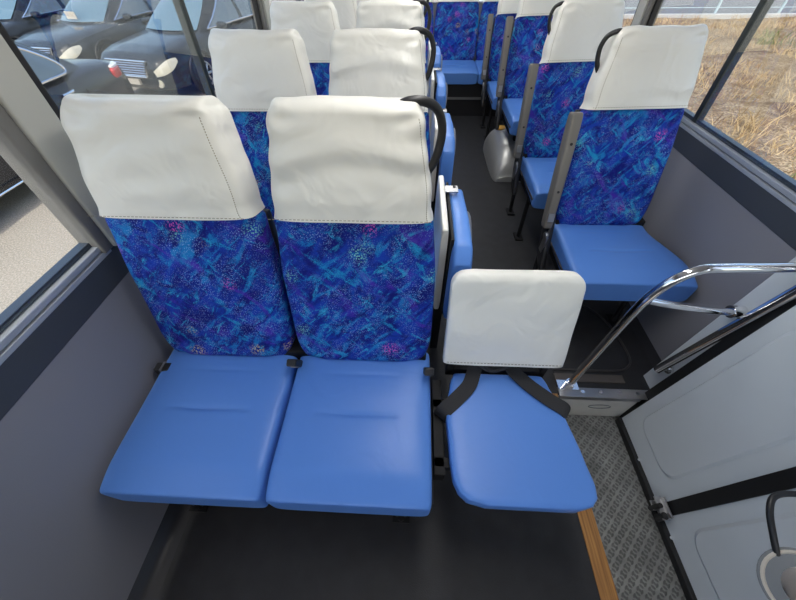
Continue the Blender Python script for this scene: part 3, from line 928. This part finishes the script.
# ------------------------------------------------------------------ outside
ZG = -.85
def ground_mat(name, cols, scales, bump):
    m = mat(name, cols[0], .9); nt = m.node_tree; b = nt.nodes['Principled BSDF']; b.inputs['Specular IOR Level'].default_value = .2
    tc = nn(nt, 'ShaderNodeTexCoord'); c = cols[0]
    for i, s in enumerate(scales):
        n = nn(nt, 'ShaderNodeTexNoise'); n.inputs['Scale'].default_value = s; n.inputs['Detail'].default_value = 6
        nt.links.new(tc.outputs['Object'], n.inputs['Vector'])
        c = mixc(nt, ramp(nt, n.outputs['Fac'], .42, .62), c, cols[i+1])
        last = n.outputs['Fac']
    nt.links.new(c, b.inputs['Base Color'])
    bp = nn(nt, 'ShaderNodeBump'); bp.inputs['Strength'].default_value = bump; bp.inputs['Distance'].default_value = .03
    nt.links.new(last, bp.inputs['Height']); nt.links.new(bp.outputs['Normal'], b.inputs['Normal'])
    return m
M_ASPH = ground_mat('asphalt', [(.30, .265, .215), (.25, .222, .18), (.40, .36, .30)], [.6, 60], .3)
M_DRY = ground_mat('dry_grass_ground', [(.36, .26, .15), (.17, .11, .065), (.46, .36, .23), (.15, .10, .055)], [1.1, 4, 26], 1.0)
bm = BM(); add_box(bm, -60, 1.6, -30, 60, ZG-.1, ZG)
struct(link('ground_asphalt', bm, M_ASPH, smooth=False), 'pale asphalt of the car park', 'ground')
bm = BM()
gn = 70
vs = {}
for i in range(gn+1):
    for j in range(gn+1):
        x = 1.6 + 34*(i/gn)**1.5; y = -6 + 22.7*j/gn
        vs[i, j] = bm.verts.new((x, y, ZG + .05*noise.noise(Vector((x*.9, y*.9, 0))) + (.04*noise.noise(Vector((x*3, y*3, 2))))))
for i in range(gn):
    for j in range(gn): bm.faces.new((vs[i,j], vs[i+1,j], vs[i+1,j+1], vs[i,j+1]))
struct(link('ground_field', bm, M_DRY), 'field of dry straw-coloured grass', 'ground')
bm = BM(); add_box(bm, 1.6, 60, 17.0, 60, ZG-.1, ZG+.02)
struct(link('ground_road', bm, mat('road_asphalt', (.20, .20, .195), .9, bump=.3, bscale=30), smooth=False), 'grey road beyond the dry field', 'road')
# kerb
bm = BM(); add_box(bm, 1.6, 50, 16.75, 17.0, ZG-.1, ZG+.10)
tag(link('road_kerb', bm, mat('kerb_concrete', (.50, .49, .46), .8), smooth=False), 'pale concrete kerb between dry field and road', 'kerb')
# dry grass blades
bm = BM(); rnd = random.Random(3)
def blade(x, y, h, w, mi):
    a = rnd.uniform(0, 6.28); dx, dy = math.cos(a)*w, math.sin(a)*w
    lx, ly = rnd.gauss(0, .45)*h, rnd.gauss(0, .45)*h
    z = ZG-.03
    v = [bm.verts.new(p) for p in ((x-dx, y-dy, z), (x+dx, y+dy, z), (x+dx*.6+lx*.5, y+dy*.6+ly*.5, z+h*.65), (x+lx, y+ly, z+h), (x-dx*.6+lx*.5, y-dy*.6+ly*.5, z+h*.65))]
    f = bm.faces.new(v); f.material_index = mi
for _ in range(3000):
    x = 1.9 + 17*rnd.random()**1.3; y = -1 + 17.4*rnd.random()
    k = noise.noise(Vector((x*.5, y*.5, 7)))
    if k < -.25: continue
    mi = 2 if (noise.noise(Vector((x*.35, y*.35, 31))) > .33 and rnd.random() < .6) else (0 if rnd.random() < .65 else 1)
    for q in range(rnd.randint(7, 16)):
        blade(x + rnd.gauss(0, .12), y + rnd.gauss(0, .12), rnd.uniform(.07, .26), rnd.uniform(.004, .010), mi)
G = [mat('straw', (.62, .46, .25), .8), mat('brown_straw', (.36, .24, .12), .8), mat('green_weed', (.20, .24, .09), .8)]
tag(link('dry_grass', bm, G, smooth=False, recalc=False), 'dry straw and weeds covering the field outside the window', 'grass', None, 'stuff')

# fence across the road side
fp = thing('roadside_fence', 'pale roadside mesh fence beyond the dry field', 'fence', (0, 17.4, ZG+.02))
for x in [2+2.4*i for i in range(14)]:
    bm = BM(); add_tube(bm, [(x, 0, 0), (x, 0, 1.5)], .05, 10); link('post', bm, mat('fence_paint', (.50, .60, .62), .5), fp)
bm = BM()
for i in range(6): add_tube(bm, [(2, 0, .2+.25*i), (33, 0, .2+.25*i)], .012, 6)
link('rail', bm, MATS['fence_paint'], fp)

# -------------------------------------------------- sedans
M_CARGLASS = mat('car_glass', (.10, .13, .15), .04, 0, spec=1.0)
M_TIRE = mat('tyre', (.012, .012, .012), .8)
M_RIM = mat('alloy_rim', (.45, .45, .46), .3, .9)
M_HLAMP = mat('headlamp_lens', (.58, .54, .42), .12, coat=1.0)
M_TAIL = mat('tail_lamp', (.55, .03, .03), .15, coat=1.0)
M_CLEAR = mat('clear_lamp', (.75, .72, .70), .15, coat=1.0)
def paint(name, col): return mat(name, col, .22, 0.0, coat=.35, spec=.35)
P_NAVY = paint('dark_paint', (.014, .014, .020)); P_BLACK = paint('black_paint', (.009, .010, .013)); P_GREY = paint('charcoal_paint', (.020, .024, .030))
# stations along the car: (y front negative, half width, z low, z high) local y: -2.4 front .. 2.4 rear
BODY = [(-2.42, .60, .32, .60), (-2.36, .74, .24, .70), (-2.2, .84, .20, .78), (-1.9, .895, .19, .84), (-1.5, .905, .19, .885), (-1.0, .91, .19, .93), (-.5, .915, .19, .955), (.2, .915, .19, .965), (.9, .915, .19, .975), (1.4, .91, .20, .98), (1.8, .895, .22, .975), (2.1, .87, .26, .96), (2.3, .82, .30, .92), (2.40, .72, .36, .84), (2.44, .60, .42, .74)]
def body_at(y):
    for a, b in zip(BODY[:-1], BODY[1:]):
        if y <= b[0]:
            t = (y-a[0])/(b[0]-a[0]); return [a[i]+(b[i]-a[i])*t for i in range(4)]
    return list(BODY[-1])
def car_sec(y):
    _, w, z0, z1 = body_at(y); pts = []
    h = z1-z0
    prof = [(0, 0), (.80, 0), (.93, .06), (.975, .22), (1.0, .45), (.995, .62), (.965, .80), (.92, .92), (.82, .985), (.45, 1.015), (0, 1.02)]
    right = [(w*a, z0+h*b) for a, b in prof]
    left = [(-x, z) for x, z in reversed(right[1:-1])]
    return [Vector((x, y, z)) for x, z in right+left]
WB = (-1.48, 1.38)
GB = [(-1.02, .70, .925), (-.6, .80, .95), (.3, .815, .965), (1.2, .80, .97), (1.62, .70, .975)]   # belt: y, half width, z
GR_ = [(-.28, .54, 1.405), (-.02, .585, 1.435), (.3, .60, 1.445), (.75, .58, 1.43), (1.02, .53, 1.39)]
def gpt(i, s, t):
    """side surface of cabin, i fractional station, t up"""
    k = min(int(i), 3); f = i-k
    a = [GB[k][j]+(GB[k+1][j]-GB[k][j])*f for j in range(3)]; b = [GR_[k][j]+(GR_[k+1][j]-GR_[k][j])*f for j in range(3)]
    y, w, z = [a[j]+(b[j]-a[j])*t for j in range(3)]
    w += .03*math.sin(math.pi*t)
    return Vector((s*w, y, z))
def sedan(label, paintm, loc, rz, name='parked_sedan'):
    r = thing(name, label, 'car', loc, rz, 'parked dark sedans')
    # body
    bm = BM(); ys = sorted(set([b[0] for b in BODY] + [-2.42+4.86*i/60 for i in range(61)]))
    add_rings(bm, [car_sec(y) for y in ys], True, True)
    bo = link('body', bm, paintm, r, angle=35)
    # cabin
    bm = BM(); rings = []
    for t in (0, .15, .3, .45, .6, .75, .88, 1.0):
        ring = [gpt(i/4, 1, t) for i in range(17)]
        a = ring[-1]; ring += [Vector((a.x*u, a.y + .16*(1-u*u), a.z)) for u in (.75, .5, .25, 0, -.25, -.5, -.75)]
        ring += [gpt(4-i/4, -1, t) for i in range(17)]
        a = ring[0]; ring += [Vector((a.x*u, a.y - .20*(1-u*u), a.z)) for u in (-.75, -.5, -.25, 0, .25, .5, .75)]
        rings.append(ring)
    top = []
    for q in (.93, .75, .45, .15):
        top.append([Vector((p.x*q, (p.y-.37)*(.5+.5*q)+.37, p.z + .035*(1-q))) for p in rings[-1]])
    add_rings(bm, rings+top, True, True)
    link('cabin', bm, paintm, r, angle=35)
    # side windows and chrome outline
    for s in (1, -1):
        out = X*s*.006
        for (i0, i1, trim0, trim1) in ((.55, 1.95, .55, 0), (2.10, 3.45, 0, .75)):
            bm = BM(); rows = []
            for k in range(9):
                t = .08 + .78*k/8
                a = i0 + (trim0*t if trim0 else 0); b = i1 if not trim1 else 3.08+.45*math.sqrt(max(0, 1-((t-.4725)/.43)**2))
                rows.append([gpt(a+(b-a)*q/12, s, t) + out for q in range(13)])
            add_rings(bm, rows, False, False)
            link('side_window', bm, M_CARGLASS, r)
        loop = [gpt(.42+.62*t, s, .04+.86*t)+out*2 for t in [i/8 for i in range(9)]]
        loop += [gpt(1.1+2.0*t/1.0, s, .90)+out*2 for t in [i/12 for i in range(13)]]
        loop += [gpt(3.1+.48*math.cos(R(90-18*i)), s, .4725+.4275*math.sin(R(90-18*i)))+out*2 for i in range(1, 11)]
        loop += [gpt(3.1-2.68*t, s, .045)+out*2 for t in [i/20 for i in range(1, 21)]]
        bm = BM(); add_tube(bm, loop, .016, 6); link('window_trim', bm, M_CHROME, r)
        # mirror
        bm = BM(); c = Vector((s*.98, -.62, 1.0)); fr = []
        for u in spaced(14): fr.append((c + X*s*(-.11+.22*u), Y_, Z, .07*endround(u, 3), .06*endround(u, 3)))
        pebble(bm, fr, 20, 3); link('door_mirror', bm, paintm, r)
        for y in (-.05, .95):
            bm = BM(); w = body_at(y)[1]
            add_tube(bm, [(s*(w+.0), y-.10, .82), (s*(w+.022), y-.06, .825), (s*(w+.022), y+.06, .83), (s*(w+.0), y+.10, .83)], .016, 8); link('door_handle', bm, M_CHROME, r)
        for y in (-.66, .42, 1.30):
            bm = BM(); pts = []
            for z in (.30, .45, .6, .75, .88):
                _, w, z0, z1 = body_at(y); 
                q = (z-z0)/(z1-z0); w2 = w*(1.0 if q < .62 else 1-.10*((q-.62)/.3)**1.6)
                pts.append((s*(w2+.001), y, z))
            add_tube(bm, pts, .005, 6); link('door_gap', bm, M_SEAL, r)
        bm = BM(); add_tube(bm, [(s*.915, -1.0, .27), (s*.92, 0, .27), (s*.915, .9, .27)], .014, 8); link('sill_strip', bm, M_CHROME, r)
        # wheels
        for y in WB:
            bm = BM(); lathe(bm, [(.20, -.10), (.30, -.105), (.325, -.08), (.33, 0), (.325, .08), (.30, .105), (.215, .10), (.20, .06)], (s,0,0), (s*.815, y, .33), 36)
            w = link('wheel', bm, M_TIRE, r)
            bm = BM(); lathe(bm, [(.222, .04), (.222, .104), (.20, .108), (.195, .05)], (s,0,0), (s*.815, y, .33), 32)
            for k in range(7):
                a = 2*math.pi*k/7
                add_tube(bm, [(s*.915, y, .33), (s*.912, y+.205*math.cos(a), .33+.205*math.sin(a))], [.03, .02], 6)
            add_cyl(bm, (s*.918, y, .33), (1,0,0), .05, .02, 16)
            link('rim', bm, M_RIM, w)
            bm = BM(); add_tube(bm, [(s*(body_at(y)[1]*.985+.004), y+.38*math.cos(a), .33+.38*math.sin(a)) for a in [math.pi*i/20 for i in range(-2, 23)]], .022, 8)
            lathe(bm, [(.375, -.02), (.375, .012)], (s,0,0), (s*(body_at(y)[1]*.97), y, .33), 36)
            link('wheel_arch', bm, M_SEAL, r)
        # lamps
        bm = BM(); rows = []
        PR = [(.06, .93), (.22, .975), (.45, 1.0), (.62, .995), (.80, .965), (.92, .92), (.985, .82)]
        def prx(q):
            for (a, b), (c, d) in zip(PR[:-1], PR[1:]):
                if q <= c: return b+(d-b)*(q-a)/(c-a)
            return .82
        for k in range(15):
            u = k/14; y = -2.415 + .40*u; row = []
            lo, hi = .54 + .20*u*u, .88 - .05*(1-u)**4 - .05*u**4
            for q in range(9):
                f = lo + (hi-lo)*q/8; _, w, z0, z1 = body_at(y)
                row.append(Vector((s*(w*prx(f)+.012), y-.012, z0+(z1-z0)*f)))
            rows.append(row)
        add_rings(bm, rows, False, False); link('headlamp', bm, M_HLAMP, r)
        bm = BM(); fr = []
        for u in spaced(16):
            y = 2.02 + .36*u; w = body_at(y)[1]
            fr.append((Vector((s*(w*.90), y, .80)), Vector((s*.8, -.6, 0)), Z, .14*endround(u, 3), .09*endround(u, 3)))
        pebble(bm, fr, 24, 3); tl = link('tail_lamp', bm, M_TAIL, r)
        bm = BM(); fr = []
        for u in spaced(12):
            y = 2.05 + .30*u; w = body_at(y)[1]
            fr.append((Vector((s*(w*.885+.012), y, .875)), Vector((s*.8, -.6, 0)), Z, .12*endround(u, 3), .03*endround(u, 3)))
        pebble(bm, fr, 20, 3); link('reverse_lamp', bm, M_CLEAR, tl)
        bm = BM(); add_cyl(bm, (s*.60, -2.385, .36), (0,-1,.0), .07, .06, 20); link('fog_lamp', bm, M_HLAMP, r)
    # windscreen / rear window
    for (st, sg, nm) in ((0, -1, 'windscreen'), (4, 1, 'rear_window')):
        bm = BM(); rows = []
        for k in range(7):
            t = .06 + .86*k/6; p = gpt(st, 1, t)
            p.y += sg*.012; p.z += .008
            row = []
            for q in range(13):
                u = -1+2*q/12
                row.append(Vector((p.x*u*.93, p.y + sg*(.20 if sg < 0 else .16)*(1-(u*.93)**2), p.z)))
            rows.append(row)
        add_rings(bm, rows, False, False); link(nm, bm, mat('car_windscreen', (.10, .17, .22), .05, spec=.4), r)
    # grille with slats
    bm = BM()
    add_hex(bm, [(-.40, -2.452, .47), (.40, -2.452, .47), (.40, -2.38, .47), (-.40, -2.38, .47), (-.47, -2.40, .70), (.47, -2.40, .70), (.47, -2.30, .70), (-.47, -2.30, .70)])
    g = link('grille', bm, M_SEAL, r, bevel=.01)
    bm = BM()
    for k in range(6):
        z = .49+.036*k; yy = -2.458 + (z-.47)/.23*.052
        add_tube(bm, [(-.39-.06*(z-.47)/.23, yy, z), (.39+.06*(z-.47)/.23, yy, z)], .009, 6)
    add_tube(bm, [(-.41, -2.455, .465), (.41, -2.455, .465), (.48, -2.40, .705), (-.48, -2.40, .705), (-.41, -2.455, .465)], .014, 8)
    link('slats', bm, M_CHROME, g)
    bm = BM(); add_box(bm, -.17, .17, -2.47, -2.42, .33, .42); link('number_plate', bm, M_CREAM, r)
    bm = BM(); add_box(bm, -.17, .17, 2.40, 2.455, .62, .73); link('number_plate', bm, M_CREAM, r)
    return r
s1 = sedan('near dark sedan seen from behind its rear quarter with a red tail lamp', P_NAVY, (-5.72, 3.95, ZG), 0)
s2 = sedan('black sedan facing the bus with chrome grille and amber-tinted headlamp', P_BLACK, (-4.95, 9.55, ZG), R(-14))
s3 = sedan('dark sedan with a white card on its dashboard, left of the grille car', P_GREY, (-7.7, 10.6, ZG), R(-12))
s4 = sedan('dark sedan at the upper left corner, mostly cut off by the frame', P_BLACK, (-10.3, 11.0, ZG), R(-12))
bm = BM(); add_box(bm, -.16, .12, -.62, -.605, 1.0, 1.13, Matrix.Translation((0, -.56, .01)))
link('dashboard_card', bm, M_CREAM, s3)
# ------------------------------------------------------------------ light
w = bpy.data.worlds.new('sky'); sc.world = w; w.use_nodes = True
nt = w.node_tree; bg = nt.nodes['Background']
sk = nn(nt, 'ShaderNodeTexSky'); sk.sky_type = 'NISHITA'; sk.sun_disc = False; sk.sun_elevation = R(48); sk.sun_rotation = R(180); sk.air_density = 1.2; sk.dust_density = 2.5
nt.links.new(sk.outputs[0], bg.inputs[0]); bg.inputs[1].default_value = .19
sl = bpy.data.lights.new('sun', 'SUN'); sl.energy = 1.8; sl.angle = R(2.0); sl.color = (1, .95, .87)
so = bpy.data.objects.new('sun', sl); COL.objects.link(so)
so.rotation_euler = Vector((.12, .55, -1)).normalized().to_track_quat('-Z', 'Y').to_euler()

# ------------------------------------------------------------------ camera
F, PITCH, YAW, ROLL = 324.28, 48.474, 3.289, -.849
cd = bpy.data.cameras.new('camera'); co = bpy.data.objects.new('camera', cd); COL.objects.link(co)
cd.sensor_width = 36; cd.lens = F/796*36; cd.clip_start = .02; cd.clip_end = 500
co.location = (0, 0, 1.39); co.rotation_euler = (Matrix.Rotation(R(YAW), 3, 'Z') @ Matrix.Rotation(R(90-PITCH), 3, 'X') @ Matrix.Rotation(R(ROLL), 3, 'Z')).to_euler()
sc.camera = co
vs_ = sc.view_settings; vs_.view_transform = 'Standard'; vs_.look = 'None'; vs_.gamma = 1; vs_.use_curve_mapping = False
vs_.exposure = .82
